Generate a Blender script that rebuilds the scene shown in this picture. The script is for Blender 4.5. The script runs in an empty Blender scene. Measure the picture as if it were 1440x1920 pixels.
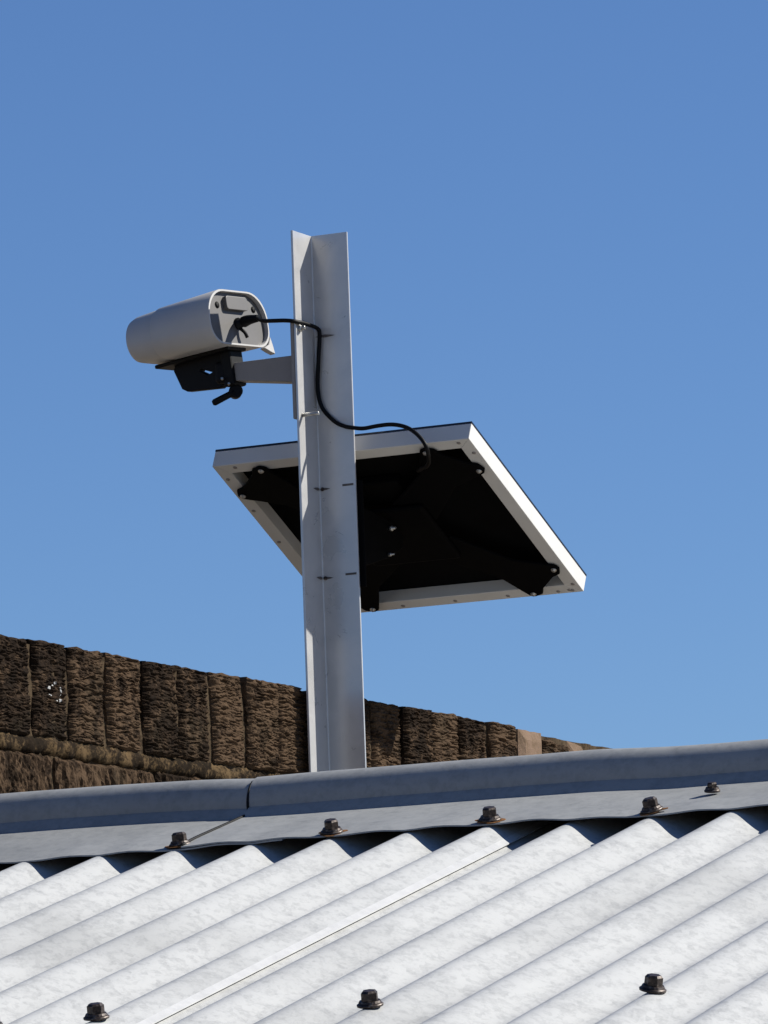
import bpy, bmesh, math, random
from mathutils import Vector, Matrix, noise
random.seed(7)
R_ = math.radians
S = bpy.context.scene
COL = S.collection

# ------------------------------------------------------------------ camera, sky, sun, exposure
CAM_H = 1.6
PITCH, ROLL = R_(8.0), 0.036
F = Vector((0, math.cos(PITCH), math.sin(PITCH)))
U0 = Vector((0, -math.sin(PITCH), math.cos(PITCH)))
R0 = Vector((1, 0, 0))
RIGHT = R0 * math.cos(ROLL) - U0 * math.sin(ROLL)
UP = U0 * math.cos(ROLL) + R0 * math.sin(ROLL)
cd = bpy.data.cameras.new('camera')
cam = bpy.data.objects.new('camera', cd)
COL.objects.link(cam)
m = Matrix((RIGHT, UP, -F)).transposed().to_4x4()
m.translation = Vector((0, 0, CAM_H))
cam.matrix_world = m
cd.sensor_fit = 'HORIZONTAL'
cd.sensor_width = 36.0
cd.lens = 36.0 * 11000 / 1440
cd.clip_start = 0.1
cd.clip_end = 5000
S.camera = cam

SUN_EL = R_(39.0)
SUN_AZ = R_(8.0)                     # angle from +X (right) towards +Y (away)
sun_dir = Vector((math.cos(SUN_EL) * math.cos(SUN_AZ), math.cos(SUN_EL) * math.sin(SUN_AZ), math.sin(SUN_EL)))
w = bpy.data.worlds.new('World')
S.world = w
w.use_nodes = True
nt = w.node_tree
nt.nodes.clear()
sky = nt.nodes.new('ShaderNodeTexSky')
sky.sky_type = 'NISHITA'
sky.sun_disc = False
sky.sun_elevation = SUN_EL
sky.sun_rotation = R_(90.0) - SUN_AZ
sky.altitude = 600
sky.air_density = 1.0
sky.dust_density = 0.0
sky.ozone_density = 10.0
hs = nt.nodes.new('ShaderNodeHueSaturation')
hs.inputs['Saturation'].default_value = 1.0
hs.inputs['Value'].default_value = 1.0
bg = nt.nodes.new('ShaderNodeBackground')
bg.inputs['Strength'].default_value = 0.053
out = nt.nodes.new('ShaderNodeOutputWorld')
nt.links.new(sky.outputs[0], hs.inputs['Color'])
tint = nt.nodes.new('ShaderNodeMix')          # the photograph's white balance
tint.data_type = 'RGBA'
tint.blend_type = 'MULTIPLY'
tint.inputs[0].default_value = 1.0
tint.inputs[7].default_value = (0.98, 0.95, 1.0, 1.0)
nt.links.new(hs.outputs[0], tint.inputs[6])
nt.links.new(tint.outputs[2], bg.inputs['Color'])
nt.links.new(bg.outputs[0], out.inputs['Surface'])

sl = bpy.data.lights.new('sun', 'SUN')
sl.energy = 4.3
sl.angle = R_(0.53)
sl.color = (1.0, 0.965, 0.885)
so = bpy.data.objects.new('sun', sl)
COL.objects.link(so)
so.rotation_euler = sun_dir.to_track_quat('Z', 'Y').to_euler()
so.location = (6, 2, 8)

S.view_settings.view_transform = 'Standard'
S.view_settings.look = 'None'
S.view_settings.gamma = 1
S.view_settings.use_curve_mapping = False
S.view_settings.exposure = 0.97
S.render.engine = 'CYCLES'
S.cycles.max_bounces = 8


# ------------------------------------------------------------------ helpers
def tag(o, label=None, cat=None, group=None, kind=None):
    if label: o['label'] = label
    if cat: o['category'] = cat
    if group: o['group'] = group
    if kind: o['kind'] = kind
    return o


def empty(name, loc, rz=0.0):
    o = bpy.data.objects.new(name, None)
    COL.objects.link(o)
    o.location = loc
    o.rotation_euler = (0, 0, rz)
    o.empty_display_size = 0.05
    return o


def link(name, me, mat, parent=None, smooth=False):
    o = bpy.data.objects.new(name, me)
    COL.objects.link(o)
    if mat is not None and not me.materials:
        me.materials.append(mat)
    if smooth:
        me.polygons.foreach_set('use_smooth', [True] * len(me.polygons))
    if parent is not None:
        o.parent = parent
    return o


def me_from(name, v, f):
    me = bpy.data.meshes.new(name)
    me.from_pydata([tuple(p) for p in v], [], f)
    me.update()
    return me


def bm_me(name, bm):
    bmesh.ops.recalc_face_normals(bm, faces=bm.faces)
    me = bpy.data.meshes.new(name)
    bm.to_mesh(me)
    bm.free()
    return me


def box_me(name, lo, hi, bevel=0.0, seg=2):
    bm = bmesh.new()
    bmesh.ops.create_cube(bm, size=1.0)
    lo, hi = Vector(lo), Vector(hi)
    for v in bm.verts:
        v.co = Vector([lo[i] + (v.co[i] + .5) * (hi[i] - lo[i]) for i in range(3)])
    if bevel:
        bmesh.ops.bevel(bm, geom=bm.edges[:], offset=bevel, segments=seg, affect='EDGES', profile=0.5)
    return bm_me(name, bm)


def prism_me(name, pts, axis_frame, depth, bevel=0.0, seg=2):
    """extrude a 2D outline; axis_frame = (origin, u, v, w); solid from w=0 to w=depth"""
    o, u, v, wv = [Vector(a) for a in axis_frame]
    bm = bmesh.new()
    vs = [bm.verts.new(o + u * p[0] + v * p[1]) for p in pts]
    f = bm.faces.new(vs)
    r = bmesh.ops.extrude_face_region(bm, geom=[f])
    nv = [g for g in r['geom'] if isinstance(g, bmesh.types.BMVert)]
    bmesh.ops.translate(bm, verts=nv, vec=wv * depth)
    bmesh.ops.recalc_face_normals(bm, faces=bm.faces)
    if bevel:
        bmesh.ops.bevel(bm, geom=bm.edges[:], offset=bevel, segments=seg, affect='EDGES', profile=0.5)
    return bm_me(name, bm)


def catmull(pts, n=10):
    pts = [Vector(p) for p in pts]
    P = [pts[0] * 2 - pts[1]] + pts + [pts[-1] * 2 - pts[-2]]
    res = []
    for i in range(1, len(P) - 2):
        a, b, c, d = P[i - 1], P[i], P[i + 1], P[i + 2]
        for k in range(n):
            t = k / n
            res.append(0.5 * (2 * b + (c - a) * t + (2 * a - 5 * b + 4 * c - d) * t * t + (3 * b - 3 * c + d - a) * t ** 3))
    res.append(pts[-1])
    return res


def tube_me(name, path, rad, sides=10):
    """sweep; rad is a number or a list along the path; closed caps"""
    path = [Vector(p) for p in path]
    n = len(path)
    rads = rad if isinstance(rad, (list, tuple)) else [rad] * n
    v, f = [], []
    t0 = (path[1] - path[0]).normalized()
    ref = Vector((0, 0, 1)) if abs(t0.z) < .9 else Vector((1, 0, 0))
    nrm = (ref - t0 * ref.dot(t0)).normalized()
    for i in range(n):
        t = (path[min(i + 1, n - 1)] - path[max(i - 1, 0)]).normalized()
        nrm = (nrm - t * nrm.dot(t)).normalized()
        b = t.cross(nrm)
        for k in range(sides):
            a = 2 * math.pi * k / sides
            v.append(path[i] + (nrm * math.cos(a) + b * math.sin(a)) * rads[i])
    for i in range(n - 1):
        for k in range(sides):
            k2 = (k + 1) % sides
            f.append((i * sides + k, i * sides + k2, (i + 1) * sides + k2, (i + 1) * sides + k))
    f.append(tuple(reversed(range(sides))))
    f.append(tuple((n - 1) * sides + k for k in range(sides)))
    me = me_from(name, v, f)
    for p in me.polygons:
        p.use_smooth = len(p.vertices) == 4
    return me


def lathe_me(name, prof, origin, axis, sides=20, flat=False):
    """prof: list of (along, radius)"""
    axis = Vector(axis).normalized()
    o = Vector(origin)
    ref = Vector((0, 0, 1)) if abs(axis.z) < .9 else Vector((1, 0, 0))
    a1 = (ref - axis * ref.dot(axis)).normalized()
    a2 = axis.cross(a1)
    v, f = [], []
    for (h, r) in prof:
        for k in range(sides):
            a = 2 * math.pi * k / sides
            v.append(o + axis * h + (a1 * math.cos(a) + a2 * math.sin(a)) * r)
    for i in range(len(prof) - 1):
        for k in range(sides):
            k2 = (k + 1) % sides
            f.append((i * sides + k, i * sides + k2, (i + 1) * sides + k2, (i + 1) * sides + k))
    f.append(tuple(reversed(range(sides))))
    f.append(tuple((len(prof) - 1) * sides + k for k in range(sides)))
    me = me_from(name, v, f)
    if not flat:
        for p in me.polygons:
            p.use_smooth = len(p.vertices) == 4
    return me


# ------------------------------------------------------------------ materials
def newmat(name):
    mt = bpy.data.materials.new(name)
    mt.use_nodes = True
    t = mt.node_tree
    b = t.nodes['Principled BSDF']
    return mt, t, b


def N(t, kind, **kw):
    n = t.nodes.new(kind)
    for k, v in kw.items():
        if k in n.inputs.keys() if hasattr(n.inputs, 'keys') else False:
            n.inputs[k].default_value = v
        else:
            setattr(n, k, v)
    return n


def ramp(t, fac, stops):
    r = t.nodes.new('ShaderNodeValToRGB')
    el = r.color_ramp.elements
    while len(el) < len(stops):
        el.new(0.5)
    for e_, (p, c) in zip(el, stops):
        e_.position = p
        e_.color = (*c, 1)
    t.links.new(fac, r.inputs['Fac'])
    return r.outputs['Color']


def objcoord(t, scale=(1, 1, 1)):
    tc = t.nodes.new('ShaderNodeTexCoord')
    mp = t.nodes.new('ShaderNodeMapping')
    mp.inputs['Scale'].default_value = scale
    t.links.new(tc.outputs['Object'], mp.inputs['Vector'])
    return mp.outputs['Vector']


def nz(t, vec, scale, detail=4, rough=.55, dist=0.0):
    n = t.nodes.new('ShaderNodeTexNoise')
    n.inputs['Scale'].default_value = scale
    n.inputs['Detail'].default_value = detail
    n.inputs['Roughness'].default_value = rough
    n.inputs['Distortion'].default_value = dist
    t.links.new(vec, n.inputs['Vector'])
    return n.outputs['Fac']


def bump(t, b, h, strength, dist=0.001):
    bp = t.nodes.new('ShaderNodeBump')
    bp.inputs['Strength'].default_value = strength
    bp.inputs['Distance'].default_value = dist
    t.links.new(h, bp.inputs['Height'])
    t.links.new(bp.outputs['Normal'], b.inputs['Normal'])


def mixc(t, fac, a, b, mode='MIX'):
    mx = t.nodes.new('ShaderNodeMix')
    mx.data_type = 'RGBA'
    mx.blend_type = mode
    for s, val in ((mx.inputs[6], a), (mx.inputs[7], b)):
        if isinstance(val, tuple):
            s.default_value = (*val, 1)
        else:
            t.links.new(val, s)
    if isinstance(fac, (int, float)):
        mx.inputs[0].default_value = fac
    else:
        t.links.new(fac, mx.inputs[0])
    return mx.outputs[2]


def mat_galv(name, lo, hi, metallic, rough, dirt=0.0, stretch=(1, 1, 1), fine=170, big=38, wbig=1.0, wfine=.35, wsp=.14, vs=120):
    mt, t, b = newmat(name)
    v = objcoord(t, stretch)
    n1 = nz(t, v, big, 6, .68, .6)
    n2 = nz(t, v, fine, 3, .6, .3)
    n3 = nz(t, v, 5, 3)
    vo = t.nodes.new('ShaderNodeTexVoronoi')
    vo.inputs['Scale'].default_value = vs
    t.links.new(v, vo.inputs['Vector'])
    sep = t.nodes.new('ShaderNodeSeparateColor')
    t.links.new(vo.outputs['Color'], sep.inputs[0])
    s = t.nodes.new('ShaderNodeMath'); s.operation = 'MULTIPLY_ADD'
    t.links.new(n2, s.inputs[0]); s.inputs[1].default_value = wfine
    s0 = t.nodes.new('ShaderNodeMath'); s0.operation = 'MULTIPLY_ADD'
    t.links.new(n1, s0.inputs[0]); s0.inputs[1].default_value = wbig; s0.inputs[2].default_value = .5 - .5 * wbig
    t.links.new(s0.outputs[0], s.inputs[2])
    s2 = t.nodes.new('ShaderNodeMath'); s2.operation = 'MULTIPLY_ADD'
    t.links.new(sep.outputs[0], s2.inputs[0]); s2.inputs[1].default_value = wsp
    t.links.new(s.outputs[0], s2.inputs[2])
    c = ramp(t, s2.outputs[0], [(.42, lo), (.62, tuple((a + c_) / 2 * 1.03 for a, c_ in zip(lo, hi))), (.9, hi)])
    if dirt:
        dm = ramp(t, n3, [(.5, (0, 0, 0)), (.72, (dirt, dirt, dirt))])
        c = mixc(t, dm, c, tuple(x * .55 for x in lo))
    t.links.new(c, b.inputs['Base Color'])
    b.inputs['Metallic'].default_value = metallic
    rr = t.nodes.new('ShaderNodeMapRange')
    rr.inputs[3].default_value = rough - .08
    rr.inputs[4].default_value = rough + .1
    t.links.new(n1, rr.inputs[0])
    t.links.new(rr.outputs[0], b.inputs['Roughness'])
    bump(t, b, n1, .12, .002)
    return mt


M_ROOF = mat_galv('weathered_galvanised', (.19, .192, .19), (.40, .402, .395), .05, .5, .3, (1, .7, 1), 420, big=70, wbig=.75, wfine=.5, wsp=.2, vs=190)
M_EDGE = mat_galv('lighter_zinc_edge', (.36, .36, .355), (.47, .47, .465), .05, .45, 0)  # lighter zinc tone for the strip along the lapped sheet edge
M_CAP = mat_galv('dull_zinc', (.145, .149, .148), (.25, .253, .25), .0, .55, .3, big=60, wfine=.5, vs=160)


def mat_alu():
    mt, t, b = newmat('mill_aluminium')
    v = objcoord(t, (60, 60, 1.2))
    n1 = nz(t, v, 3.0, 3)
    v2 = objcoord(t)
    n2 = nz(t, v2, 26, 5, .6, .6)
    c = ramp(t, n2, [(.3, (.41, .405, .40)), (.7, (.48, .475, .47))])
    t.links.new(c, b.inputs['Base Color'])
    b.inputs['Metallic'].default_value = .32
    a = t.nodes.new('ShaderNodeMath'); a.operation = 'MULTIPLY_ADD'
    t.links.new(n2, a.inputs[0]); a.inputs[1].default_value = .2; a.inputs[2].default_value = .2
    t.links.new(a.outputs[0], b.inputs['Roughness'])
    bump(t, b, n1, .05, .0006)
    return mt


M_ALU = mat_alu()


def mat_simple(name, col, rough=.5, metallic=0.0, var=.12, scale=60, bmp=.05, spec=.5):
    mt, t, b = newmat(name)
    v = objcoord(t)
    n1 = nz(t, v, scale, 4)
    lo = tuple(c * (1 - var) for c in col)
    hi = tuple(min(1, c * (1 + var)) for c in col)
    t.links.new(ramp(t, n1, [(.3, lo), (.7, hi)]), b.inputs['Base Color'])
    b.inputs['Roughness'].default_value = rough
    b.inputs['Metallic'].default_value = metallic
    b.inputs['Specular IOR Level'].default_value = spec
    if bmp:
        bump(t, b, n1, bmp, .001)
    return mt


M_WHITE = mat_simple('white_plastic', (.39, .382, .37), .45, 0, .04, 30, .02, .4)
M_FRAME = mat_simple('white_powder_coat', (.52, .51, .485), .45, 0, .05, 18, .02)
M_GREYP = mat_simple('grey_plastic', (.088, .083, .08), .5, 0, .07, 40, .03)
M_BRKT = mat_simple('grey_bracket_paint', (.20, .18, .165), .5, 0, .06, 30, .02)
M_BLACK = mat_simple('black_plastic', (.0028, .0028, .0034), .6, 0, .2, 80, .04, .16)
M_RUBBER = mat_simple('black_cable_sheath', (.002, .002, .0026), .5, 0, .1, 60, .02, .14)
M_BACK = mat_simple('black_backsheet', (.0016, .0016, .0018), .8, 0, .3, 40, .02, .06)
M_DEEP = mat_simple('matt_black_coating', (.0012, .0012, .0014), .75, 0, .2, 80, .02, .06)
M_STEEL = mat_simple('plated_steel', (.34, .335, .32), .35, .8, .1, 90, .05)
M_CELL = mat_simple('dark_solar_glass', (.01, .012, .02), .1, 0, .1, 50, 0)
M_TIMBER = mat_simple('painted_wall_sheet', (.45, .43, .39), .7, 0, .1, 9, .1)
M_PAINT = mat_simple('white_paint_fleck', (.34, .34, .33), .8, 0, .35, 300, .2)


def mat_rust():
    mt, t, b = newmat('rusted_screw')
    v = objcoord(t)
    n1 = nz(t, v, 320, 4)
    t.links.new(ramp(t, n1, [(.35, (.012, .008, .007)), (.55, (.038, .025, .019)), (.72, (.13, .11, .095))]), b.inputs['Base Color'])
    b.inputs['Metallic'].default_value = .45
    b.inputs['Roughness'].default_value = .45
    bump(t, b, n1, .3, .0006)
    return mt


M_RUST = mat_rust()


def mat_brick(name, dark, mid, light):
    mt, t, b = newmat(name)
    v = objcoord(t)
    oi = t.nodes.new('ShaderNodeObjectInfo')
    add = t.nodes.new('ShaderNodeVectorMath'); add.operation = 'ADD'
    sc = t.nodes.new('ShaderNodeVectorMath'); sc.operation = 'SCALE'
    cmb = t.nodes.new('ShaderNodeCombineXYZ')
    for i in range(3):
        t.links.new(oi.outputs['Random'], cmb.inputs[i])
    t.links.new(cmb.outputs[0], sc.inputs[0]); sc.inputs['Scale'].default_value = 7.3
    t.links.new(v, add.inputs[0]); t.links.new(sc.outputs[0], add.inputs[1])
    n1 = nz(t, add.outputs[0], 42, 6, .65)
    n2 = nz(t, add.outputs[0], 230, 5, .7)
    n3 = nz(t, add.outputs[0], 12, 3)
    s = t.nodes.new('ShaderNodeMath'); s.operation = 'MULTIPLY_ADD'
    t.links.new(n2, s.inputs[0]); s.inputs[1].default_value = .6; t.links.new(n1, s.inputs[2])
    s2 = t.nodes.new('ShaderNodeMath'); s2.operation = 'MULTIPLY_ADD'
    t.links.new(oi.outputs['Random'], s2.inputs[0]); s2.inputs[1].default_value = .24; t.links.new(s.outputs[0], s2.inputs[2])
    c = ramp(t, s2.outputs[0], [(.62, dark), (.86, mid), (1.08, light)])
    li = ramp(t, n3, [(.55, (0, 0, 0)), (.75, (.5, .5, .5))])
    c = mixc(t, li, c, (.036, .027, .016))
    t.links.new(c, b.inputs['Base Color'])
    b.inputs['Roughness'].default_value = .9
    b.inputs['Specular IOR Level'].default_value = .06
    bump(t, b, s.outputs[0], .7, .003)
    return mt


M_BRICK = mat_brick('rough_dark_brick', (.0052, .0032, .0020), (.0175, .0108, .0064), (.066, .042, .025))
M_TANBRICK = mat_brick('smooth_tan_brick', (.10, .066, .045), (.13, .09, .06), (.16, .11, .078))
M_MORTAR = mat_brick('weathered_mortar', (.007, .0046, .0028), (.020, .0135, .008), (.06, .042, .025))
M_BED = mat_brick('yellow_bedding_mortar', (.005, .0033, .0018), (.0135, .0088, .0048), (.085, .056, .028))


def mat_ground():
    mt, t, b = newmat('dry_ground')
    v = objcoord(t)
    n1 = nz(t, v, 1.3, 8, .6)
    n2 = nz(t, v, 40, 4)
    c = ramp(t, n1, [(.35, (.17, .125, .085)), (.55, (.22, .17, .115)), (.75, (.18, .155, .10))])
    t.links.new(c, b.inputs['Base Color'])
    b.inputs['Roughness'].default_value = .95
    bump(t, b, n2, .5, .02)
    return mt


# ------------------------------------------------------------------ frames of the place
# e: out from the wall (towards the shed), d: along the wall, away from the camera
AZ = R_(-26.1)
ev = Vector((math.cos(AZ), math.sin(AZ), 0))
dv = Vector((-math.sin(AZ), math.cos(AZ), 0))
WALL_E, WALL_D0, WALL_TOP = -3.2588, 5.7397, CAM_H + 0.7961


def world(e_, d_, z_=0.0):
    return ev * e_ + dv * d_ + Vector((0, 0, z_))


# ------------------------------------------------------------------ ground
g = 1200.0
n_ = 24
gv, gf = [], []
for i in range(n_ + 1):
    for j in range(n_ + 1):
        gv.append((-g + 2 * g * i / n_, -g + 2 * g * j / n_, 0.0))
for i in range(n_):
    for j in range(n_):
        a = i * (n_ + 1) + j
        gf.append((a, a + n_ + 1, a + n_ + 2, a + 1))
tag(link('ground', me_from('ground', gv, gf), mat_ground()), kind='structure')

# ------------------------------------------------------------------ boundary wall
wall = empty('brick_wall', world(WALL_E, WALL_D0, 0), AZ)
tag(wall, 'dark rough brick wall with an upright brick coping behind the tin roof', 'wall')
PB = 0.086        # coping brick module along the wall
CAPH = 0.1126


def brick_face_me(name, ly, lz, lx, seed, along_y=True, ny=24, nzv=90, amp=.0029, flat=False, chip=False):
    """face at x=0, body back to x=-lx; y in 0..ly, z in -lz..0; ridges run along y (or z)"""
    v, f = [], []
    off = Vector((seed * 3.71, seed * 1.37, seed * 5.1))
    if flat:
        ny, nzv, amp = 6, 8, .0008
    for j in range(nzv + 1):
        for i in range(ny + 1):
            y, z = ly * i / ny, -lz * j / nzv
            if along_y:
                p = Vector((y * 34, z * 300 + noise.noise(Vector((y * 70, z * 40, 1)) + off) * 1.3, 0))
                q = Vector((y * 75, z * 240, 4))
            else:
                p = Vector((y * 170 + noise.noise(Vector((y * 40, z * 70, 1)) + off) * 1.2, z * 20, 0))
                q = Vector((y * 120, z * 60, 4))
            h = (.45 - abs(noise.noise(p + off)) * 1.9) * amp * 1.15 + noise.noise(q + off) * amp * .8 + noise.noise(q * 2.3 + off) * amp * .55
            edge = min(i, ny - i) / ny
            edz = min(j, nzv - j) / nzv
            if edge == 0 or edz == 0:
                h -= .0055
            elif edge < .06 or edz < .02:
                h -= .0022
            yy = y + noise.noise(Vector((z * 60, 9, 0)) + off) * .0022 * (1 if i in (0, ny) else .4) * (0 if flat else 1)
            zz = z + noise.noise(Vector((y * 60, 5, 2)) + off) * .0026 * (1 if j in (0, nzv) else .3) * (.5 if flat else 1)
            if chip:
                cdist = (ly - y) * .8 + (-z) * .9
                if cdist < .020:
                    h -= (.020 - cdist) * 1.1
                    zz -= max(0, .018 - cdist) * .35
            v.append((h, yy, zz))
    W_ = ny + 1
    for j in range(nzv):
        for i in range(ny):
            a = j * W_ + i
            f.append((a, a + W_, a + W_ + 1, a + 1))
    # rim to the back
    rim = [i for i in range(W_)] + [j * W_ + ny for j in range(1, nzv + 1)] + [nzv * W_ + i for i in range(ny - 1, -1, -1)] + [j * W_ for j in range(nzv - 1, 0, -1)]
    b0 = len(v)
    for r in rim:
        v.append((-lx, v[r][1], v[r][2]))
    nr = len(rim)
    for k in range(nr):
        k2 = (k + 1) % nr
        f.append((rim[k], rim[k2], b0 + k2, b0 + k))
    f.append(tuple(b0 + k for k in range(nr - 1, -1, -1)))
    me = me_from(name, v, f)
    return me


cap_meshes = [brick_face_me('coping_brick', .0772, CAPH - .003, .226, s + 1) for s in range(12)]
chip_mesh = brick_face_me('chipped_brick', .0775, CAPH - .003, .226, 31, chip=True)
flat_mesh = brick_face_me('flat_brick', .079, CAPH - .004, .226, 41, flat=True)
for mm in cap_meshes + [chip_mesh]:
    mm.materials.append(M_BRICK)
flat_mesh.materials.append(M_TANBRICK)
drop = {15: .003, 16: .010, 17: .006, 18: .014, 19: .012, 20: .016}
coping = {}
for k in range(-20, 38):
    rnd = random.Random(k * 13 + 5)
    me = cap_meshes[rnd.randrange(12)]
    if k == 7: me = chip_mesh
    if k in (15, 17): me = flat_mesh
    b = link('brick', me, None, wall)
    b.location = (rnd.uniform(-.004, .005), k * PB + .004 + rnd.uniform(-.0012, .0012), WALL_TOP + rnd.uniform(-.0010, .0006) - drop.get(k, .004 if k > 20 else 0))
    b.rotation_euler = (rnd.uniform(-.008, .008), rnd.uniform(-.02, .02), rnd.uniform(-.03, .03))
    coping[k] = b
for k in (16, 18):
    coping[k].rotation_euler.x -= .05
coping[17].rotation_euler.x -= .09
coping[15]['label'] = 'smooth tan coping brick'
coping[17]['label'] = 'smooth tan coping brick with a sloping top'
# white paint flecks in a broken ring on one coping brick
from mathutils.bvhtree import BVHTree
bvh = BVHTree.FromPolygons([vv_.co.copy() for vv_ in coping[0].data.vertices], [tuple(p_.vertices) for p_ in coping[0].data.polygons])
bm = bmesh.new()
rp = random.Random(3)
for dy, dz_, sy, sz in ((-1.2, 10, 3.4, 1.8), (-5, 7, 1.6, 1.0), (-13, 3.6, 3.2, 2.0), (-13, -4.6, 2.4, 1.2), (13.5, .5, 1.9, 3.9), (12, 5, 1.5, 1.6), (10.5, -9, 3.0, 2.0), (3, -10, 1.4, .8)):
    cy, cz, sy, sz = .045 + dy / 1000, -.057 + dz_ / 1000, sy / 1000, sz / 1000
    vs = []
    for q in range(7):
        b_ = 2 * math.pi * q / 7
        vs.append(bm.verts.new((.02, cy + sy * math.cos(b_) * rp.uniform(.6, 1.2), cz + sz * math.sin(b_) * rp.uniform(.6, 1.2))))
    fc = bm.faces.new(vs)
    r = bmesh.ops.extrude_face_region(bm, geom=[fc])
    top_ = set(x for x in r['geom'] if isinstance(x, bmesh.types.BMVert))
    for x in list(top_) + vs:
        hit = bvh.ray_cast(Vector((.05, x.co.y, x.co.z)), Vector((-1, 0, 0)))
        x.co.x = (hit[0].x if hit[0] else 0) + (.0007 if x in top_ else -.001)
link('paint_mark', bm_me('paint_mark', bm), M_PAINT, coping[0])

# bedding mortar under the coping, mortar behind the joints, courses below
BEDZ = WALL_TOP - CAPH
v, f = [], []
L0, L1, ns = -1.72, 3.28, 1100
prof = [(-.03, .0035), (-.006, .002), (-.0022, -.0035), (-.0022, -.0115), (-.005, -.0175), (-.03, -.0175)]
for i in range(ns + 1):
    y = L0 + (L1 - L0) * i / ns
    for q, (px, pz) in enumerate(prof):
        nn = noise.noise(Vector((y * 45, q * .7, 1))) * .004 + noise.noise(Vector((y * 120, q * .9, 7))) * .0028 + noise.noise(Vector((y * 420, q * 2.9, 7))) * .0022
        gate = max(0, noise.noise(Vector((y * 9, 3, 3))))
        v.append((px + (nn + .002 * gate) * (1 if 0 < q < 5 else .2), y, BEDZ + pz + (noise.noise(Vector((y * 60, q, 11))) * .003 if 0 < q < 5 else 0)))
for i in range(ns):
    for q in range(5):
        a = i * 6 + q
        f.append((a, a + 1, a + 7, a + 6))
    f.append((i * 6 + 5, i * 6, i * 6 + 6, i * 6 + 11))
link('mortar_bed', me_from('mortar_bed', v, f), M_BED, wall, smooth=True)

v, f = [], []
nyy, nzz = 520, 30
zlo, zhi = BEDZ - .75, WALL_TOP - .006
for j in range(nzz + 1):
    for i in range(nyy + 1):
        y = L0 + (L1 - L0) * i / nyy
        z = zlo + (zhi - zlo) * j / nzz
        v.append((-.0075 + noise.noise(Vector((y * 30, z * 22, 2))) * .006 + noise.noise(Vector((y * 95, z * 60, 2))) * .003, y, z))
for j in range(nzz):
    for i in range(nyy):
        a = j * (nyy + 1) + i
        f.append((a, a + 1, a + nyy + 2, a + nyy + 1))
b0 = len(v)
v += [(-.222, L0, zlo), (-.222, L1, zlo), (-.222, L1, zhi), (-.222, L0, zhi)]
tl, tr, bl, br = nzz * (nyy + 1), nzz * (nyy + 1) + nyy, 0, nyy
f.append((b0, b0 + 3, b0 + 2, b0 + 1))
f.append(tuple([tl + i for i in range(nyy + 1)]) + (b0 + 2, b0 + 3))
f.append((b0, b0 + 1) + tuple([i for i in range(nyy, -1, -1)]))
f.append((b0 + 3, b0) + tuple(j * (nyy + 1) for j in range(nzz + 1)))
f.append((b0 + 1, b0 + 2) + tuple(j * (nyy + 1) + nyy for j in range(nzz, -1, -1)))
link('mortar_core', me_from('mortar_core', v, f), M_MORTAR, wall)

str_meshes = [brick_face_me('stretcher_brick', .230, .076, .10, 60 + s, along_y=False, ny=84, nzv=20) for s in range(8)]
for mm in str_meshes:
    mm.materials.append(M_BRICK)
lower_bricks = 0
for c in range(8):
    zt = BEDZ - .0185 - c * .086
    sh = .045 if c % 2 == 0 else -.075
    for i in range(-7, 13):
        y0 = sh + i * .240
        if y0 < L0 + .01 or y0 + .23 > L1 - .01: continue
        rnd = random.Random(c * 100 + i)
        b = link('brick', str_meshes[rnd.randrange(8)], None, wall)
        b.location = (rnd.uniform(-.004, .001), y0 + .005, zt + rnd.uniform(-.001, .001))
        b.rotation_euler = (rnd.uniform(-.006, .006), 0, rnd.uniform(-.01, .01))
# the plain foot of the wall, below what the shed roof lets one see
low_bm = bmesh.new()
for c in range(8, 20):
    zt = BEDZ - .0185 - c * .086
    sh = .045 if c % 2 == 0 else -.075
    for i in range(-7, 13):
        y0 = sh + i * .240
        if y0 < L0 or y0 + .23 > L1: continue
        mtx = Matrix.Translation((-.05, y0 + .12, zt - .038)) @ Matrix.Diagonal((.1, .23, .076, 1))
        bmesh.ops.create_cube(low_bm, size=1.0, matrix=mtx)
lb = link('lower_bricks', bm_me('lower_bricks', low_bm), M_BRICK, wall)
lb['kind'] = 'stuff'
link('wall_footing', box_me('wall_footing', (-.222, L0, -.05), (-.008, L1, zlo)), M_MORTAR, wall)

# ------------------------------------------------------------------ shed with a corrugated roof
RAZ = R_(-25.2)
r1 = Vector((math.cos(RAZ), math.sin(RAZ), 0))
SLOPE = R_(14.74)
RIDGE_O = Vector((.0784, 5.0580, CAM_H + .43014))     # top of the crest that carries the sheet lap, at the apron edge
# local frame of the shed: x along the ridge (right), y away from the camera, z up
shed = empty('shed', (RIDGE_O.x, RIDGE_O.y, 0), RAZ)
tag(shed, 'low shed with a white corrugated iron roof and grey rolled ridge cap', 'shed')
ZC = RIDGE_O.z
CS, SN = math.cos(SLOPE), math.sin(SLOPE)
PC, AMP = 0.076, 0.0085
APRON = 0.155
XL, XR = -1.03, 2.06


def corr(x):
    """height of the sheet above its mid plane, crest at x = k*PC"""
    return AMP * math.asin(.78 * math.cos(2 * math.pi * x / PC)) / math.asin(.78)


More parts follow.
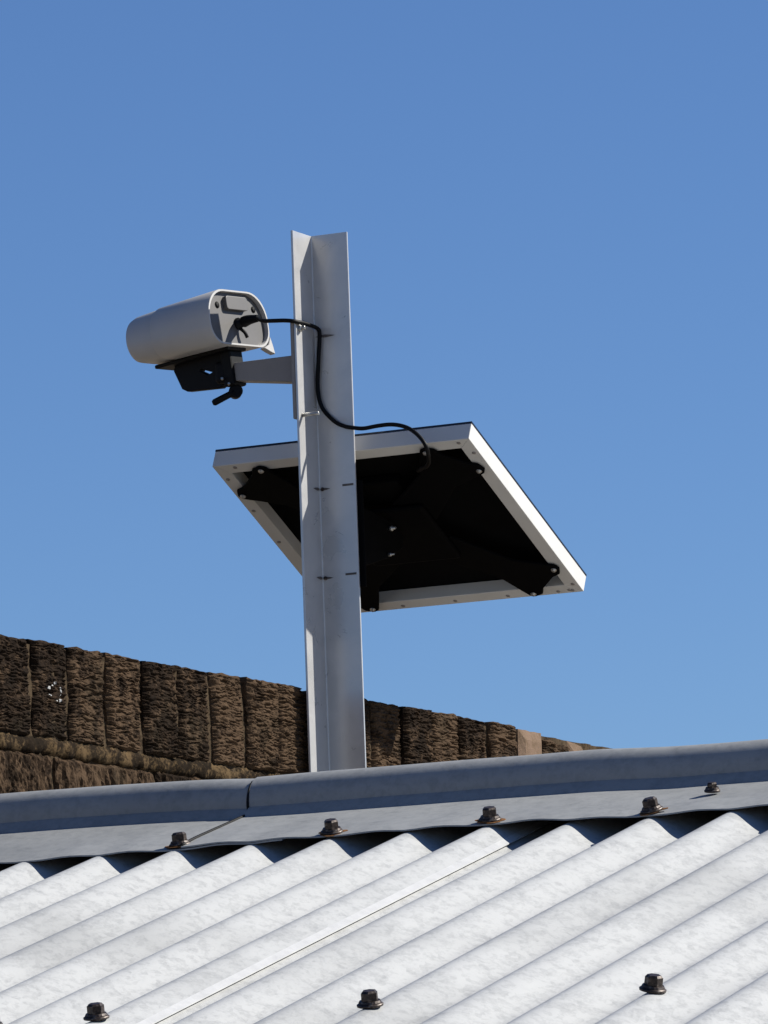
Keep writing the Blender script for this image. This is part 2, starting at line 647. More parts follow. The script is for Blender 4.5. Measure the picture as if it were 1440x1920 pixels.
def sheet_me(name, xa, xb, s0, s1, lift=0.0, side=1, th=.0009, lip=False, nlen=10):
    """corrugated sheet from slope distance s0 to s1 (downhill +); side -1 = the far slope"""
    nx = max(8, int(round((xb - xa) / PC * 24)))
    v, f = [], []
    xs = [xa + (xb - xa) * i / nx for i in range(nx + 1)]

    def pt(x, s, dn):
        wv = .0007 * noise.noise(Vector((x * 3, s * 2.2, 4)))
        h = corr(x) - AMP + lift + wv + dn
        if lip and x > xb - .012:
            u_ = (x - (xb - .012)) / .012
            h += .0006 * u_
        yy = -(s * CS + h * -SN * 1.0) if side == 1 else None
        # point on the slope: s downhill, h along the normal
        y = -(s * CS) - h * SN
        z = -(s * SN) + h * CS
        if side == -1:
            apex = (APRON + .012) * CS
            y = 2 * apex - y
        return (x, y, ZC + z)
    for layer in (0, 1):
        for j in range(nlen + 1):
            s = s0 + (s1 - s0) * j / nlen
            for x in xs:
                v.append(pt(x, s, 0 if layer == 0 else -th))
    W_ = nx + 1
    nl = W_ * (nlen + 1)
    for j in range(nlen):
        for i in range(nx):
            a = j * W_ + i
            f.append((a, a + W_, a + W_ + 1, a + 1))
            f.append((nl + a, nl + a + 1, nl + a + W_ + 1, nl + a + W_))
    for i in range(nx):
        f.append((i, i + 1, nl + i + 1, nl + i))
        a = nlen * W_ + i
        f.append((a, nl + a, nl + a + 1, a + 1))
    for j in range(nlen):
        a = j * W_
        f.append((a, nl + a, nl + a + W_, a + W_))
        a = j * W_ + nx
        f.append((a, a + W_, nl + a + W_, nl + a))
    me = me_from(name, v, f)
    bm = bmesh.new(); bm.from_mesh(me)
    bmesh.ops.recalc_face_normals(bm, faces=bm.faces)
    bm.to_mesh(me); bm.free()
    for p in me.polygons:
        p.use_smooth = True
    me.set_sharp_from_angle(angle=R_(50))
    if lip:
        me.materials.append(M_ROOF)
        me.materials.append(M_EDGE)
        for p in me.polygons:
            if p.center.x > xb - .0068: p.material_index = 1
    return me


EAVE = 2.0
o = link('roof_sheet', sheet_me('roof_sheet', XL, PC * .36, -.13, EAVE, lift=.0030, lip=True), M_ROOF, shed)
o['label'] = 'left roof sheet, lapped over its neighbour'
link('roof_sheet', sheet_me('roof_sheet', -PC * .45, XR, -.13, EAVE), M_ROOF, shed)
link('roof_sheet', sheet_me('roof_sheet', XL, XR, -.13, EAVE, side=-1), M_ROOF, shed)

# ridge cap: two aprons and a round roll; profile runs from the near apron edge over the roll to the far edge
YA = (APRON) * CS
ZA = APRON * SN
RR = .0255
ROLL_H = .0105
yc = YA + .012 * CS
prof = []


def cap_me(name, xa, xb, lift, screws, th=.0013, rise=0.0):
    nx = max(6, int((xb - xa) / .0095))
    half = [(0.0, .0012, 1.0), (.004, .0022, .95), (.03 * CS, .0022 + .03 * SN, .6), (.09 * CS, .0022 + .09 * SN, .25), (YA - .024, .0022 + ZA - .024 * SN / CS, 0)]
    # rolled bead: centre (yc, zc)
    zb = .0022 + ZA - .024 * SN / CS
    zc_ = zb + ROLL_H
    arc = []
    for q in range(19):
        a = R_(180 + 22) - (R_(224)) * q / 18
        arc.append((yc + RR * math.cos(a), zc_ + .004 + RR * math.sin(a), 0))
    arc[0] = (half[-1][0] + .001, zb + .002, 0)
    mirror = [(2 * yc - y, z, wv) for (y, z, wv) in reversed(half)]
    arc[-1] = (2 * yc - arc[0][0], arc[0][1], 0)
    pr = half + arc + mirror
    v, f = [], []
    for layer in (0, 1):
        for i in range(nx + 1):
            x = xa + (xb - xa) * i / nx
            for q, (y, z, wv) in enumerate(pr):
                dent = 0
                if wv:
                    best = min(abs(x - s_) for s_ in screws)
                    dent = wv * (min(best / (PC * .9), 1) ** 1.5 * .0018 + .0026 * math.cos(2 * math.pi * x / PC) * -1 * min(best / PC, 1) * .6)
                wob = (.0008 * math.exp(-(x - xa) / .03) if (xa > XL + .1 and q < 5) else 0) + rise * (1 - wv) * (1 - math.exp(-max(0, JOINT - x) / .10)) + .0012 * noise.noise(Vector((x * 2.3, q * .02, 8))) + .0004 * noise.noise(Vector((x * 15, q * .3, 8)))
                # inner layer shrinks towards the roll centre / under the apron
                if layer == 1:
                    if wv == 0 and 5 <= q < 24:
                        y = yc + (y - yc) * (1 - th / RR)
                        z = zc_ + (z - zc_) * (1 - th / RR)
                    else:
                        z -= th
                ease = min(1, max(0, (x - .03) / .10))
                low = .0027 * ease * ease * (3 - 2 * ease) if xa > XL + .1 else 0
                v.append((x, y, ZC + z + lift - low + dent + wob))
    P_ = len(pr)
    nl = P_ * (nx + 1)
    for i in range(nx):
        for q in range(P_ - 1):
            a = i * P_ + q
            f.append((a, a + P_, a + P_ + 1, a + 1))
            f.append((nl + a, nl + a + 1, nl + a + P_ + 1, nl + a + P_))
        for q in (0, P_ - 1):
            a = i * P_ + q
            f.append((a, nl + a, nl + a + P_, a + P_) if q == 0 else (a, a + P_, nl + a + P_, nl + a))
    for q in range(P_ - 1):
        a = q
        f.append((a, a + 1, nl + a + 1, nl + a))
        a = nx * P_ + q
        f.append((a, nl + a, nl + a + 1, a + 1))
    me = me_from(name, v, f)
    bm = bmesh.new(); bm.from_mesh(me)
    bmesh.ops.recalc_face_normals(bm, faces=bm.faces)
    bm.to_mesh(me); bm.free()
    for p in me.polygons:
        p.use_smooth = True
    me.set_sharp_from_angle(angle=R_(38))
    return me


screw_ks = [k for k in range(-12, 27, 2)]
scr_x = [k * PC for k in screw_ks]
JOINT = -.297
o = link('ridge_cap', cap_me('ridge_cap', XL, JOINT + .10, .0026, scr_x, rise=.0062), M_CAP, shed)
o = link('ridge_cap', cap_me('ridge_cap', JOINT, XR, .0042, scr_x), M_CAP, shed)


# thin black tube laid along the lap of the two ridge cap pieces
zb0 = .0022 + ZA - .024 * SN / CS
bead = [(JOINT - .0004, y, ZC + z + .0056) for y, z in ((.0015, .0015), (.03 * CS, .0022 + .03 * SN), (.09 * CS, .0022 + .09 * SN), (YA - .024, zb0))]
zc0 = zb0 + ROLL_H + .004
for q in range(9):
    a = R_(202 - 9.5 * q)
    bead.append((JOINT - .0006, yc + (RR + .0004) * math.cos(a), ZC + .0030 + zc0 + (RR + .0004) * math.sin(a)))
link('dark_lap_line', tube_me('dark_lap_line', catmull(bead, 4), [.0017 - .0008 * i / 48 for i in range(49)], 8), M_BLACK, shed)


# hex roofing screws with washers
def screw_me(name, k=1.0):
    bm = bmesh.new()

    def cyl(r1_, r2_, z0, z1, n):
        bmesh.ops.create_cone(bm, cap_ends=True, segments=n, radius1=r1_, radius2=r2_, depth=z1 - z0, matrix=Matrix.Translation((0, 0, (z0 + z1) / 2)))
    cyl(.0086 * k, .0078 * k, .0026, .0042, 20)       # flange
    cyl(.0067 * k, .0066 * k, .0042, .0094 * k + .0006, 6)   # hex
    cyl(.0064 * k, .0050 * k, .0094 * k + .0006, .0110 * k + .0006, 6)
    return bm_me(name, bm)


sc_me = screw_me('roof_screw')
sc_me.materials.append(M_RUST)
wa_me = lathe_me('washer', [(0.0, .0098), (.0014, .0100), (.0026, .0082), (.0027, .003)], (0, 0, 0), (0, 0, 1), 24)
wa_me.materials.append(M_RUST)
sc_small = screw_me('roof_screw_small', .7)
sc_small.materials.append(M_RUST)


def add_screw(x, s, h, me=sc_me, tilt=(0, 0), washer=True, k=1.0):
    b = link('roof_screw', me, None, shed)
    b.location = (x, -(s * CS) - h * SN, ZC - s * SN + h * CS)
    b.rotation_euler = (SLOPE + tilt[0], tilt[1], random.uniform(0, 1))
    if washer:
        wz = link('washer', wa_me, None, b)
        wz.scale = (k, k, 1)
    return b


for k in screw_ks:
    if k == -6: continue
    rnd = random.Random(k)
    add_screw(k * PC, -.012 + rnd.uniform(-.003, .002), .0050 + (.0018 if JOINT < k * PC < .05 else (-.0008 if k * PC > .05 else 0)), tilt=(rnd.uniform(-.08, .08), rnd.uniform(-.1, .1)))
M_STAIN = mat_simple('orange_rust_stain', (.16, .075, .03), .9, .0, .5, 260, .2, .1)


def stain_me(name, seed, rx, ry):
    rs = random.Random(seed)
    bm_ = bmesh.new()
    ring = []
    for q in range(22):
        a = 2 * math.pi * q / 22
        k_ = .75 + .45 * rs.random()
        ring.append(bm_.verts.new((rx * k_ * math.cos(a), ry * k_ * math.sin(a), 0)))
    f_ = bm_.faces.new(ring)
    r_ = bmesh.ops.extrude_face_region(bm_, geom=[f_])
    bmesh.ops.translate(bm_, verts=[x for x in r_['geom'] if isinstance(x, bmesh.types.BMVert)], vec=(0, 0, .0005))
    me = bm_me(name, bm_)
    me.materials.append(M_STAIN)
    return me


for b in [o_ for o_ in shed.children if o_.name.startswith('roof_screw')]:
    kk = round(b.location.x / PC)
    if kk in (-4, -2, 0, 2):
        st = link('rust_stain', stain_me('rust_stain', kk, .0165 if kk == -4 else .0122, .0115 if kk == -4 else .0105), None, b)
        st.location = (0, 0, -.0004)
add_screw(.1830, -.075, .0062, sc_small, washer=True, k=.7)
for k in [-13, -10, -7, -4, -1] + list(range(0, 27, 3)):
    rnd = random.Random(k + 900)
    add_screw(k * PC - (.006 if k == -1 else 0), .742 + (.018 if k == -1 else 0) + .003 * k + rnd.uniform(-.004, .004), .0005 + (.0030 if k * PC < .01 else 0), tilt=(rnd.uniform(-.05, .05), rnd.uniform(-.05, .05)))

# walls of the shed
yr = 2 * (APRON + .012) * CS + EAVE * CS
zt_e = ZC - EAVE * SN - .03
v = [(XL + .02, -EAVE * CS + .12, 0), (XL + .02, -EAVE * CS + .12, zt_e), (XL + .02, yc, ZC - .005), (XL + .02, yr - .12, zt_e), (XL + .02, yr - .12, 0)]
for nm, x0 in (('gable_wall', XL + .03), ('gable_wall', XR - .11)):
    pts = [(p[1], p[2]) for p in v]
    link(nm, prism_me(nm, pts, ((x0, 0, 0), (0, 1, 0), (0, 0, 1), (1, 0, 0)), .05), M_TIMBER, shed)
for nm, y0 in (('front_wall', -EAVE * CS + .12), ('rear_wall', yr - .17)):
    link(nm, box_me(nm, (XL + .08, y0, 0), (XR - .11, y0 + .05, zt_e - .01)), M_TIMBER, shed)

# ------------------------------------------------------------------ aluminium angle post
PE, PD = WALL_E + .015, 6.4420
PZ0, PZ1 = 1.95, CAM_H + 1.3647
post = empty('angle_post', world(PE, PD, PZ0), AZ)
tag(post, 'bare aluminium angle post rising behind the ridge cap', 'post')
TH = .003
FL = .050
H = PZ1 - PZ0
# inner faces lie on x=0 and y=0; the flanges run to +x and to -y
pts = [(-TH, TH), (FL, TH), (FL, 0), (.0012, 0), (.00035, -.00035), (0, -.0012), (0, -FL), (-TH, -FL)]
link('angle_bar', prism_me('angle_bar', pts, ((0, 0, 0), (1, 0, 0), (0, 1, 0), (0, 0, 1)), H, .0004, 1), M_ALU, post)


def pz(z):      # height above the photographer's eye -> height in the post's frame
    return CAM_H + z - PZ0


def bolt(parent, pos, axis, length, r, mat=M_STEEL, hexhead=True):
    pr = [(0, r), (length - .0004, r), (length, r * .8)]
    b = link('bolt', lathe_me('bolt', pr, pos, axis, 10), mat, parent)
    if hexhead:
        nb = lathe_me('nut', [(0, r * 1.85), (r * 1.4, r * 1.85), (r * 1.5, r * 1.6)], pos, axis, 6, flat=True)
        link('nut', nb, mat, b)
    return b


M_SLOT_REFL = mat_simple('dark_slot_reflection', (.085, .075, .07), .7, .2, .3, 200, .1)  # dark tone for slots and for reflections painted onto the flanges
lens = [(-.0110, 0), (-.006, .0012), (0, .0021), (.006, .0012), (.0110, 0), (.006, -.0011), (0, -.0018), (-.006, -.0011)]
for z_ in (1.0445, .9330):
    link('slot_reflection_mark', prism_me('slot_reflection_mark', [(max(.0012, p[0] + .004), pz(z_) + p[1]) for p in lens], ((0, .0006, 0), (1, 0, 0), (0, 0, 1), (0, -1, 0)), .0010), M_SLOT_REFL, post)
    link('slot_reflection_mark', prism_me('slot_reflection_mark', [(-max(.0012, p[0] + .006), pz(z_) + p[1]) for p in lens], ((-.0006, 0, 0), (0, 1, 0), (0, 0, 1), (1, 0, 0)), .0010), M_SLOT_REFL, post)  # dark lens painted as the reflection in the left flange
    link('rivet', lathe_me('rivet', [(0, .0026), (.0012, .0024), (.0018, .0014)], (.0042, -.0003, pz(z_)), (0, -1, 0), 12), M_RUST, post)
    link('slot_reflection_mark', box_me('slot_reflection_mark', (.0320, -.0005, pz(z_ + .0012)), (.0470, .0004, pz(z_ + .0038))), M_SLOT_REFL, post)
for z_ in (1.2425, 1.1333):
    bolt(post, (.0002, -.0405, pz(z_)), (1, 0, 0), .023 if z_ < 1.2 else .008, .0026, M_STEEL, z_ > 1.2)

link('slot_reflection_mark', prism_me('slot_reflection_mark', [(max(.0012, p[0] * 1.3 + .0145), pz(1.2365) + p[1]) for p in lens], ((0, .0006, 0), (1, 0, 0), (0, 0, 1), (0, -1, 0)), .0010), M_SLOT_REFL, post)

# ------------------------------------------------------------------ camera mount (arm, ball joint, cradle)
mount = empty('camera_bracket', world(PE, PD, CAM_H + 1.19), AZ)
tag(mount, 'grey tapered bracket arm with black swivel clamp on the post', 'bracket')


def mz(z):
    return z - 1.19


link('base_plate', box_me('base_plate', (-.0085, -.050, mz(1.128)), (-.0034, -.004, mz(1.250)), .0015), M_BRKT, mount)
pts = [(-.0085, mz(1.2112)), (-.0985, mz(1.2106)), (-.1000, mz(1.2085)), (-.1000, mz(1.1895)), (-.0985, mz(1.1878)), (-.0085, mz(1.1765))]
link('arm', prism_me('arm', pts, ((0, -.032, 0), (1, 0, 0), (0, 0, 1), (0, 1, 0)), .022, .0012, 2), M_BRKT, mount)
link('collar', lathe_me('collar', [(0, .0105), (.006, .0115), (.010, .0095), (.013, .006)], (-.0995, -.021, mz(1.199)), (-1, 0, 0), 22), M_BLACK, mount)
sp = [(-.012 * math.cos(a), .012 * math.sin(a)) for a in [R_(8 + 164 * i / 12) for i in range(13)]]
link('ball_joint', lathe_me('ball_joint', sp, (-.1155, -.022, mz(1.1995)), (-1, 0, 0), 20), M_BLACK, mount)

# ------------------------------------------------------------------ security camera
BYAW, BPITCH, BROLL = R_(171.0), R_(-5.5), R_(-3.5)
caz = AZ + BYAW
seccam = empty('security_camera', world(PE - .0945, PD - .030, CAM_H + 1.2660), 0)
# local x: forward (front), y: left of the camera, z: up
cx = (ev * math.cos(BYAW) + dv * math.sin(BYAW)) * math.cos(BPITCH) + Vector((0, 0, math.sin(BPITCH)))
cy = Vector((0, 0, 1)).cross(cx).normalized()
cz = cx.cross(cy)
rot = Matrix((cx, cy, cz)).transposed() @ Matrix.Rotation(BROLL, 3, 'X')
seccam.rotation_euler = rot.to_euler()
tag(seccam, 'white bullet security camera with grey back plate, facing away over the wall', 'camera')
BW, BH = .125, .071


def dsec(wd, ht, n=10, rt=.036, rb=.024):
    """D-like section, y width, z height, centred; returns a CCW loop"""
    pts = []
    rt = min(rt, wd / 2 - .001, ht * .55)
    for (cy_, cz_, r, a0) in ((wd / 2 - rt, ht / 2 - rt, rt, 0), (-wd / 2 + rt, ht / 2 - rt, rt, 90), (-wd / 2 + rb, -ht / 2 + rb, rb, 180), (wd / 2 - rb, -ht / 2 + rb, rb, 270)):
        for k in range(n + 1):
            a = R_(a0 + 90 * k / n)
            pts.append((cy_ + r * math.cos(a), cz_ + r * math.sin(a)))
    return pts


def loft_me(name, secs, cap0=True, cap1=True):
    """secs: list of (x, loop of (y, z))"""
    v, f = [], []
    n = len(secs[0][1])
    for (x, lp) in secs:
        for (y, z) in lp:
            v.append((x, y, z))
    for i in range(len(secs) - 1):
        for k in range(n):
            k2 = (k + 1) % n
            f.append((i * n + k, i * n + k2, (i + 1) * n + k2, (i + 1) * n + k))
    if cap0: f.append(tuple(reversed(range(n))))
    if cap1: f.append(tuple((len(secs) - 1) * n + k for k in range(n)))
    me = me_from(name, v, f)
    bm = bmesh.new(); bm.from_mesh(me)
    bmesh.ops.recalc_face_normals(bm, faces=bm.faces)
    bm.to_mesh(me); bm.free()
    for p in me.polygons:
        p.use_smooth = True
    me.set_sharp_from_angle(angle=R_(35))
    return me


def shift(lp, dy, dz):
    return [(y + dy, z + dz) for y, z in lp]


# inner body, from just inside the back rim to the rounded nose
secs = [(.004, dsec(BW - .005, BH - .005)), (.088, dsec(BW - .0075, BH - .0062)), (.126, dsec(BW - .014, BH - .010)), (.1335, dsec(BW - .019, BH - .015)), (.137, dsec(BW - .030, BH - .026, rt=.028, rb=.018))]
secs = [(x, shift(l, 0, 0)) for x, l in secs]
link('body', loft_me('body', secs), M_WHITE, seccam)
# outer sleeve with a proud rim at the back
o1, o2 = dsec(BW, BH), dsec(BW - .0048, BH - .0048)
o3 = dsec(BW - .0052, BH - .004)
secs = [(.0036, dsec(BW - .0052, BH - .0052)), (-.0044, dsec(BW - .0052, BH - .0052)), (-.0052, dsec(BW - .0046, BH - .0046)), (-.0052, dsec(BW - .0006, BH - .0006)), (-.0044, o1), (.088, o3), (.0905, dsec(BW - .0072, BH - .006)), (.0905, dsec(BW - .0098, BH - .0085))]
link('hood', loft_me('hood', secs, False, False), M_WHITE, seccam)
# drip fin at the lower far corner of the hood
fin = [(-BW / 2 + .0005, -.020), (-BW / 2 - .0030, -.031), (-BW / 2 - .0055, -.0425), (-BW / 2 + .0040, -.0400), (-BW / 2 + .016, -BH / 2 - .0002), (-BW / 2 + .006, -.031)]
link('drip_fin', prism_me('drip_fin', fin, ((-.0053, 0, 0), (0, 1, 0), (0, 0, 1), (1, 0, 0)), .008, .0006, 1), M_WHITE, seccam)
link('back_plate', loft_me('back_plate', [(.0006, dsec(BW - .0052, BH - .0052)), (.0046, dsec(BW - .0052, BH - .0052))]), M_GREYP, seccam)
# rubber flap over the card slot, two screws
fl = []
for (cy_, cz_, a0) in ((.017, .0235, 0), (-.0195, .0235, 90), (-.0195, .0145, 180), (.017, .0145, 270)):
    for k in range(5):
        a = R_(a0 + 90 * k / 4)
        fl.append((cy_ + .0042 * math.cos(a), cz_ + .0042 * math.sin(a)))
link('port_flap', prism_me('port_flap', fl, ((.0008, 0, 0), (0, 1, 0), (0, 0, 1), (-1, 0, 0)), .0062, .0008, 2), M_GREYP, seccam)
for y_ in (.034, -.042):
    s_ = link('screw', lathe_me('screw', [(0, .0044), (.0006, .0044), (.0006, .0026), (.0012, .0026), (.0012, .0012)], (.0007, y_, .016 if y_ > 0 else .0145), (-1, 0, 0), 14), M_BLACK, seccam)
# socket and plug
PL = Vector((0, -.004, -.006))
link('socket', lathe_me('socket', [(0, .0075), (.003, .0075), (.004, .0062), (.010, .0058)], (.0008, PL.y, PL.z), (-1, 0, 0), 18), M_BLACK, seccam)
link('socket_cap', tube_me('socket_cap', catmull([(-.001, PL.y + .001, PL.z - .005), (-.006, PL.y - .003, PL.z - .012), (-.007, PL.y - .006, PL.z - .019)], 5), .0022, 8), M_BLACK, seccam)
# black cradle strip under the body
link('cradle_strip', box_me('cradle_strip', (.004, -.020, -BH / 2 - .0034), (.120, .020, -BH / 2 + .0016), .0016, 2), M_BLACK, seccam)

# swivel clamp between the cradle and the ball (part of the bracket)
SCW = seccam.matrix_basis.copy()
MI = mount.matrix_basis.inverted()


def bl(p):     # camera-body point -> bracket frame
    return MI @ (SCW @ Vector(p))


def from_body(me):
    me.transform(MI @ SCW)
    return me


zb_ = -BH / 2 - .0036
cl = [(.020, zb_), (.098, zb_), (.1005, zb_ - .006), (.092, zb_ - .030), (.085, zb_ - .0345), (.035, zb_ - .041), (.024, zb_ - .036), (.018, zb_ - .020)]


def ring_prism(name, outer, inner, y0, y1):
    """outline with a hole; the hole loop has its own point count"""
    cu = bpy.data.curves.new(name, 'CURVE')
    cu.dimensions = '2D'
    cu.fill_mode = 'BOTH'
    for lp in (outer, inner):
        s_ = cu.splines.new('POLY')
        s_.points.add(len(lp) - 1)
        for p, q in zip(s_.points, lp):
            p.co = (q[0], q[1], 0, 1)
        s_.use_cyclic_u = True
    cu.extrude = (y1 - y0) / 2 - .0012
    cu.bevel_depth = .0012
    cu.bevel_resolution = 1
    t_ = bpy.data.objects.new(name, cu)
    COL.objects.link(t_)
    dg = bpy.context.evaluated_depsgraph_get()
    me = bpy.data.meshes.new_from_object(t_.evaluated_get(dg))
    bpy.data.objects.remove(t_)
    bpy.data.curves.remove(cu)
    me.name = name
    me.transform(Matrix(((1, 0, 0, 0), (0, 0, -1, (y0 + y1) / 2), (0, 1, 0, 0), (0, 0, 0, 1))))
    me.materials.clear()
    return me


hole = [(.040, zb_ - .0200), (.060, zb_ - .0110), (.064, zb_ - .0145), (.050, zb_ - .0230)]
link('clamp_plate', from_body(ring_prism('clamp_plate', cl, hole, -.006, .006)), M_BLACK, mount)
link('clamp_neck', from_body(box_me('clamp_neck', (.008, -.016, zb_ - .044), (.024, .012, zb_ + .001), .0025)), M_BLACK, mount)
link('joint_block', box_me('joint_block', (-.124, -.036, mz(1.186)), (-.106, -.008, mz(1.214)), .005, 3), M_BLACK, mount)
kb = Vector((-.1005, -.024, mz(1.1755)))
link('knob', lathe_me('knob', [(-.016, .0050), (-.008, .0055), (-.0078, .0085), (.004, .0088), (.0055, .0072)], kb, (.55, -.83, .05), 16), M_BLACK, mount)
link('lever', tube_me('lever', [kb + Vector((.000, -.003, -.001)), kb + Vector((-.008, -.006, -.005)), kb + Vector((-.024, -.012, -.013)), kb + Vector((-.0262, -.0125, -.0138))], [.0042, .0042, .0044, .003], 12), M_BLACK, mount)
link('clamp_bolt', lathe_me('clamp_bolt', [(0, .0020), (.004, .0020), (.0046, .0014)], (-.1115, -.037, mz(1.1905)), (.3, -.95, .1), 6, flat=True), M_STEEL, mount)
link('clamp_bolt', lathe_me('clamp_bolt', [(0, .0018), (.005, .0018), (.0056, .0012)], (-.1045, -.034, mz(1.1835)), (.5, -.85, .1), 6, flat=True), M_STEEL, mount)

# ------------------------------------------------------------------ solar panel
TILT = R_(25.8)
PWU, PWV, PT = .358, .363, .023
pe_, pd_, pz_ = .0195, .182, 1.0122
panel = empty('solar_panel', world(PE + pe_, PD + pd_, CAM_H + pz_), 0)
panel.rotation_euler = (Matrix.Rotation(AZ, 3, 'Z') @ Matrix.Rotation(-TILT, 3, 'X')).to_euler()
tag(panel, 'square solar panel with a white frame, seen from below on the post', 'solar panel')
# local: x along ridge direction, y down the tilt (away), z = front (sunny side); back plane at z=0
hu, hv = PWU / 2, PWV / 2
FW = .019


def rail(name, lo, hi):
    return box_me(name, lo, hi, .0011, 2)


def rail_L(x_or_y, sgn):
    """an L rail: outer web and a flange at the back, as one mesh"""
    bm = bmesh.new()
    pts = [(0, 0), (FW, 0), (FW, PT - .0050), (.0060, PT - .0050), (.0060, PT - .0005), (0, PT - .0005)]
    L_ = hu if x_or_y == 'x' else hv
    out_ = hv if x_or_y == 'x' else hu
    rings = []
    for s in (-1, 1):
        ring = []
        for (a, b) in pts:
            # mitre: shorten by the inward distance
            along = s * (L_ - a)
            acr = sgn * (out_ - a)
            ring.append(bm.verts.new((along, acr, b) if x_or_y == 'x' else (acr, along, b)))
        rings.append(ring)
    n = len(pts)
    for k in range(n):
        k2 = (k + 1) % n
        bm.faces.new((rings[0][k], rings[0][k2], rings[1][k2], rings[1][k]))
    bm.faces.new(rings[0]); bm.faces.new(rings[1])
    bmesh.ops.recalc_face_normals(bm, faces=bm.faces)
    bmesh.ops.bevel(bm, geom=[e_ for e_ in bm.edges if e_.calc_face_angle(0) > 1.2], offset=.0007, segments=2, affect='EDGES', profile=.5)
    return bm_me('frame_rail', bm)


for ax, sg in (('x', -1), ('x', 1), ('y', -1), ('y', 1)):
    link('frame_rail', rail_L(ax, sg), M_FRAME, panel)
link('backsheet', box_me('backsheet', (-hu + FW - .003, -hv + FW - .003, PT - .0048), (hu - FW + .003, hv - FW + .003, PT - .0030)), M_BACK, panel)
link('solar_glass', box_me('solar_glass', (-hu - .0004, -hv - .0004, PT - .0004), (hu + .0004, hv + .0004, PT + .0026), .0008), M_CELL, panel)
link('junction_box', box_me('junction_box', (-.038, -.100, PT - .019), (.042, -.050, PT - .0050), .003), M_DEEP, panel)
rv = lathe_me('rivet', [(0, .0028), (.0008, .0026), (.0012, .0012)], (0, 0, 0), (0, 0, -1), 10)
rv.materials.append(M_BRKT)
for i in range(5):
    q = -.30 / 2 + .30 * i / 4 + (.012 if i == 4 else 0)
    for (x, y) in ((q, hv - .007), (-hu + .007, q)) + (((hu - .007, q), (q, -hv + .007)) if i in (0, 4) else ()):
        b = link('rivet', rv, None, panel)
        b.location = (x, y, .0002)
for x in (.146, .166):
    b = link('rivet', rv, None, panel)
    b.location = (x, hv - .006, .0002)

# black cross mount under the panel, and its plate on the post
pm = empty('panel_mount', world(PE + pe_, PD + pd_, CAM_H + pz_), 0)
pm.rotation_euler = panel.rotation_euler
tag(pm, 'black four-armed mounting bracket bolted between the panel frame and the post', 'bracket')
for sx in (-1, 1):
    for sy in (-1, 1):
        # arm: from the hub out to a forked shoe at the corner
        ex, ey = hu, hv
        o2d = [(.020, .062), (.062, .020), (ex - .060, ey - .094), (ex - .0095, ey - .071), (ex - .0060, ey - .064), (ex - .0105, ey - .052), (ex - .022, ey - .047),
               (ex - .047, ey - .022), (ex - .052, ey - .0105), (ex - .064, ey - .0060), (ex - .071, ey - .0095), (ex - .094, ey - .060)]
        pts = [(sx * a, sy * b) for a, b in o2d]
        arm = link('cross_arm', prism_me('cross_arm', pts, ((0, 0, -.0052), (1, 0, 0), (0, 1, 0), (0, 0, 1)), .0040, .0012, 2), M_DEEP, pm)
        for (bx, by) in ((ex - .0135, ey - .064), (ex - .064, ey - .0135)):
            link('bolt', lathe_me('bolt', [(0, .0040), (.0010, .0038), (.0010, .0026), (.0026, .0024), (.0030, .0016)], (sx * bx, sy * by, -.0053), (0, 0, -1), 12), M_STEEL, arm)
link('hub', box_me('hub', (-.062, -.062, -.0125), (.062, .062, -.0054), .004), M_DEEP, pm)
PMI = pm.matrix_basis.inverted()
POSTW = Matrix.Translation(world(PE, PD, CAM_H)) @ Matrix.Rotation(AZ, 4, 'Z')


def from_post(me):
    me.transform(PMI @ POSTW)
    return me


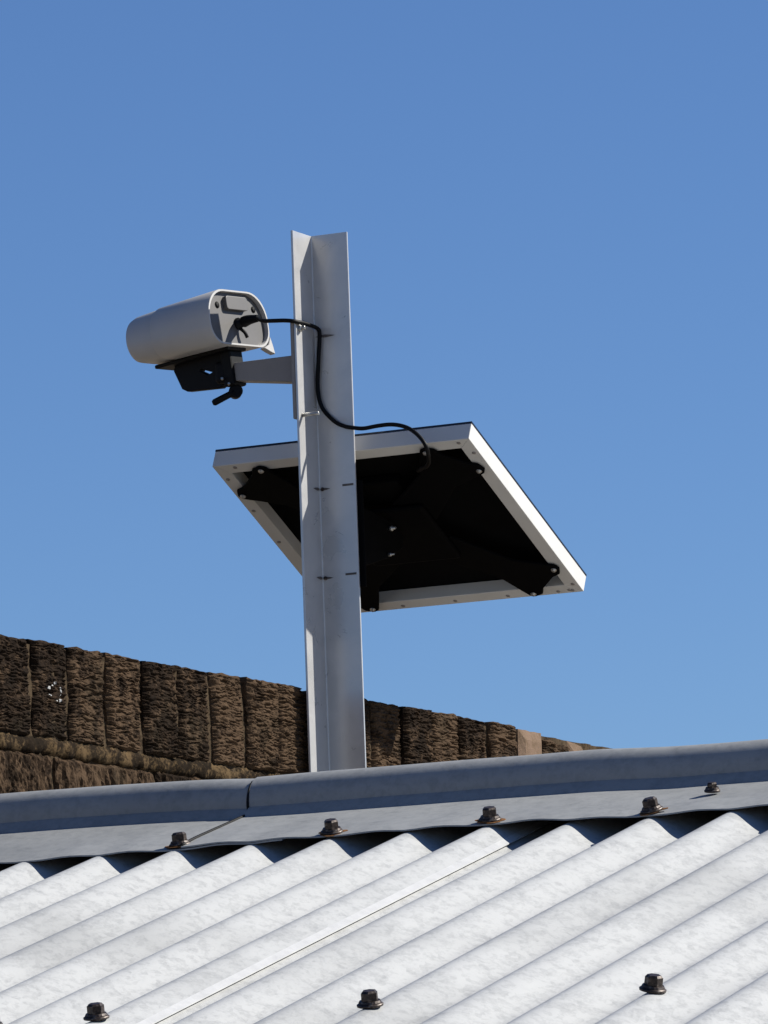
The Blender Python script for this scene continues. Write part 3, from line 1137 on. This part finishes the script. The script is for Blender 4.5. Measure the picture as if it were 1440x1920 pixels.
link('post_plate', from_post(box_me('post_plate', (.004, .0034, .918), (.0575, .0072, 1.052), .0015)), M_DEEP, pm)
pts = [(.0072, .940), (.0072, 1.030), (.135, 1.015), (.165, 1.000), (.160, .985), (.120, .968)]
for x0 in (.012, .030):
    link('hinge_plate', from_post(prism_me('hinge_plate', pts, ((x0, 0, 0), (0, 1, 0), (0, 0, 1), (1, 0, 0)), .004, .0008, 1)), M_DEEP, pm)
for (a, b, c, r) in ((.036, .125, 1.006, .0036), (.036, .118, .972, .0024)):
    link('bolt', from_post(lathe_me('bolt', [(0, r), (.004, r), (.0046, r * .8), (.0046, r * .5), (.009, r * .5)], (a - .002, b, c), (1, -.15, 0), 10)), M_STEEL, pm)

# ------------------------------------------------------------------ cable from camera to panel
plug_w = SCW @ Vector((-.0085, PL.y, PL.z))
PWI = POSTW.inverted()
p0 = PWI @ plug_w
back = PWI.to_3x3() @ (SCW.to_3x3() @ Vector((-1, 0, 0)))
pl1 = p0 + back * .012
pl2 = p0 + Vector((.021, -.003, .0075))
cable_pts = [p0 + Vector((.021, -.003, .0022)), (-.045, -.046, 1.2560), (-.012, -.0545, 1.2510), (.0005, -.0525, 1.2492), (.0060, -.030, 1.2482), (.0085, -.0075, 1.2455),
             (.0095, -.0045, 1.2390), (.0085, -.0042, 1.225), (.0060, -.0042, 1.200), (.0042, -.0042, 1.177), (.0058, -.0045, 1.158), (.0120, -.0045, 1.142), (.0260, -.0045, 1.1275), (.0400, -.0052, 1.1195), (.0510, -.0060, 1.1165),
             (.066, -.0050, 1.1145), (.088, -.0060, 1.1150), (.110, -.0075, 1.1140), (.128, -.0085, 1.1085), (.144, -.0100, 1.0965), (.1530, -.0105, 1.0845), (.1530, -.004, 1.0740),
             (.146, .012, 1.0660), (.134, .030, 1.0640), (.120, .048, 1.0655), (.105, .066, 1.0660)]
cab = empty('cable', POSTW @ Vector(cable_pts[6]), AZ)
tag(cab, 'black cable looping from the camera plug across the post to the panel', 'cable')
CI = cab.matrix_basis.inverted() @ POSTW
path = [CI @ (p + Vector((0, noise.noise(p * 31), noise.noise(p * 37 + Vector((5, 1, 2))))) * .0009) for p in catmull(cable_pts, 12)]
link('cable_sheath', tube_me('cable_sheath', path, .0026, 12), M_RUBBER, cab)
pp = catmull([p0, p0 + back * .006 + Vector((0, 0, .001)), p0 + Vector((.012, -.002, .0020)), p0 + Vector((.023, -.0032, .0022))], 6)
rads = [.0070 - .0026 * (i / (len(pp) - 1)) ** 2 for i in range(len(pp))]
link('plug', tube_me('plug', [CI @ p for p in pp], rads, 14), M_RUBBER, cab)
# a loose second lead looped under the panel
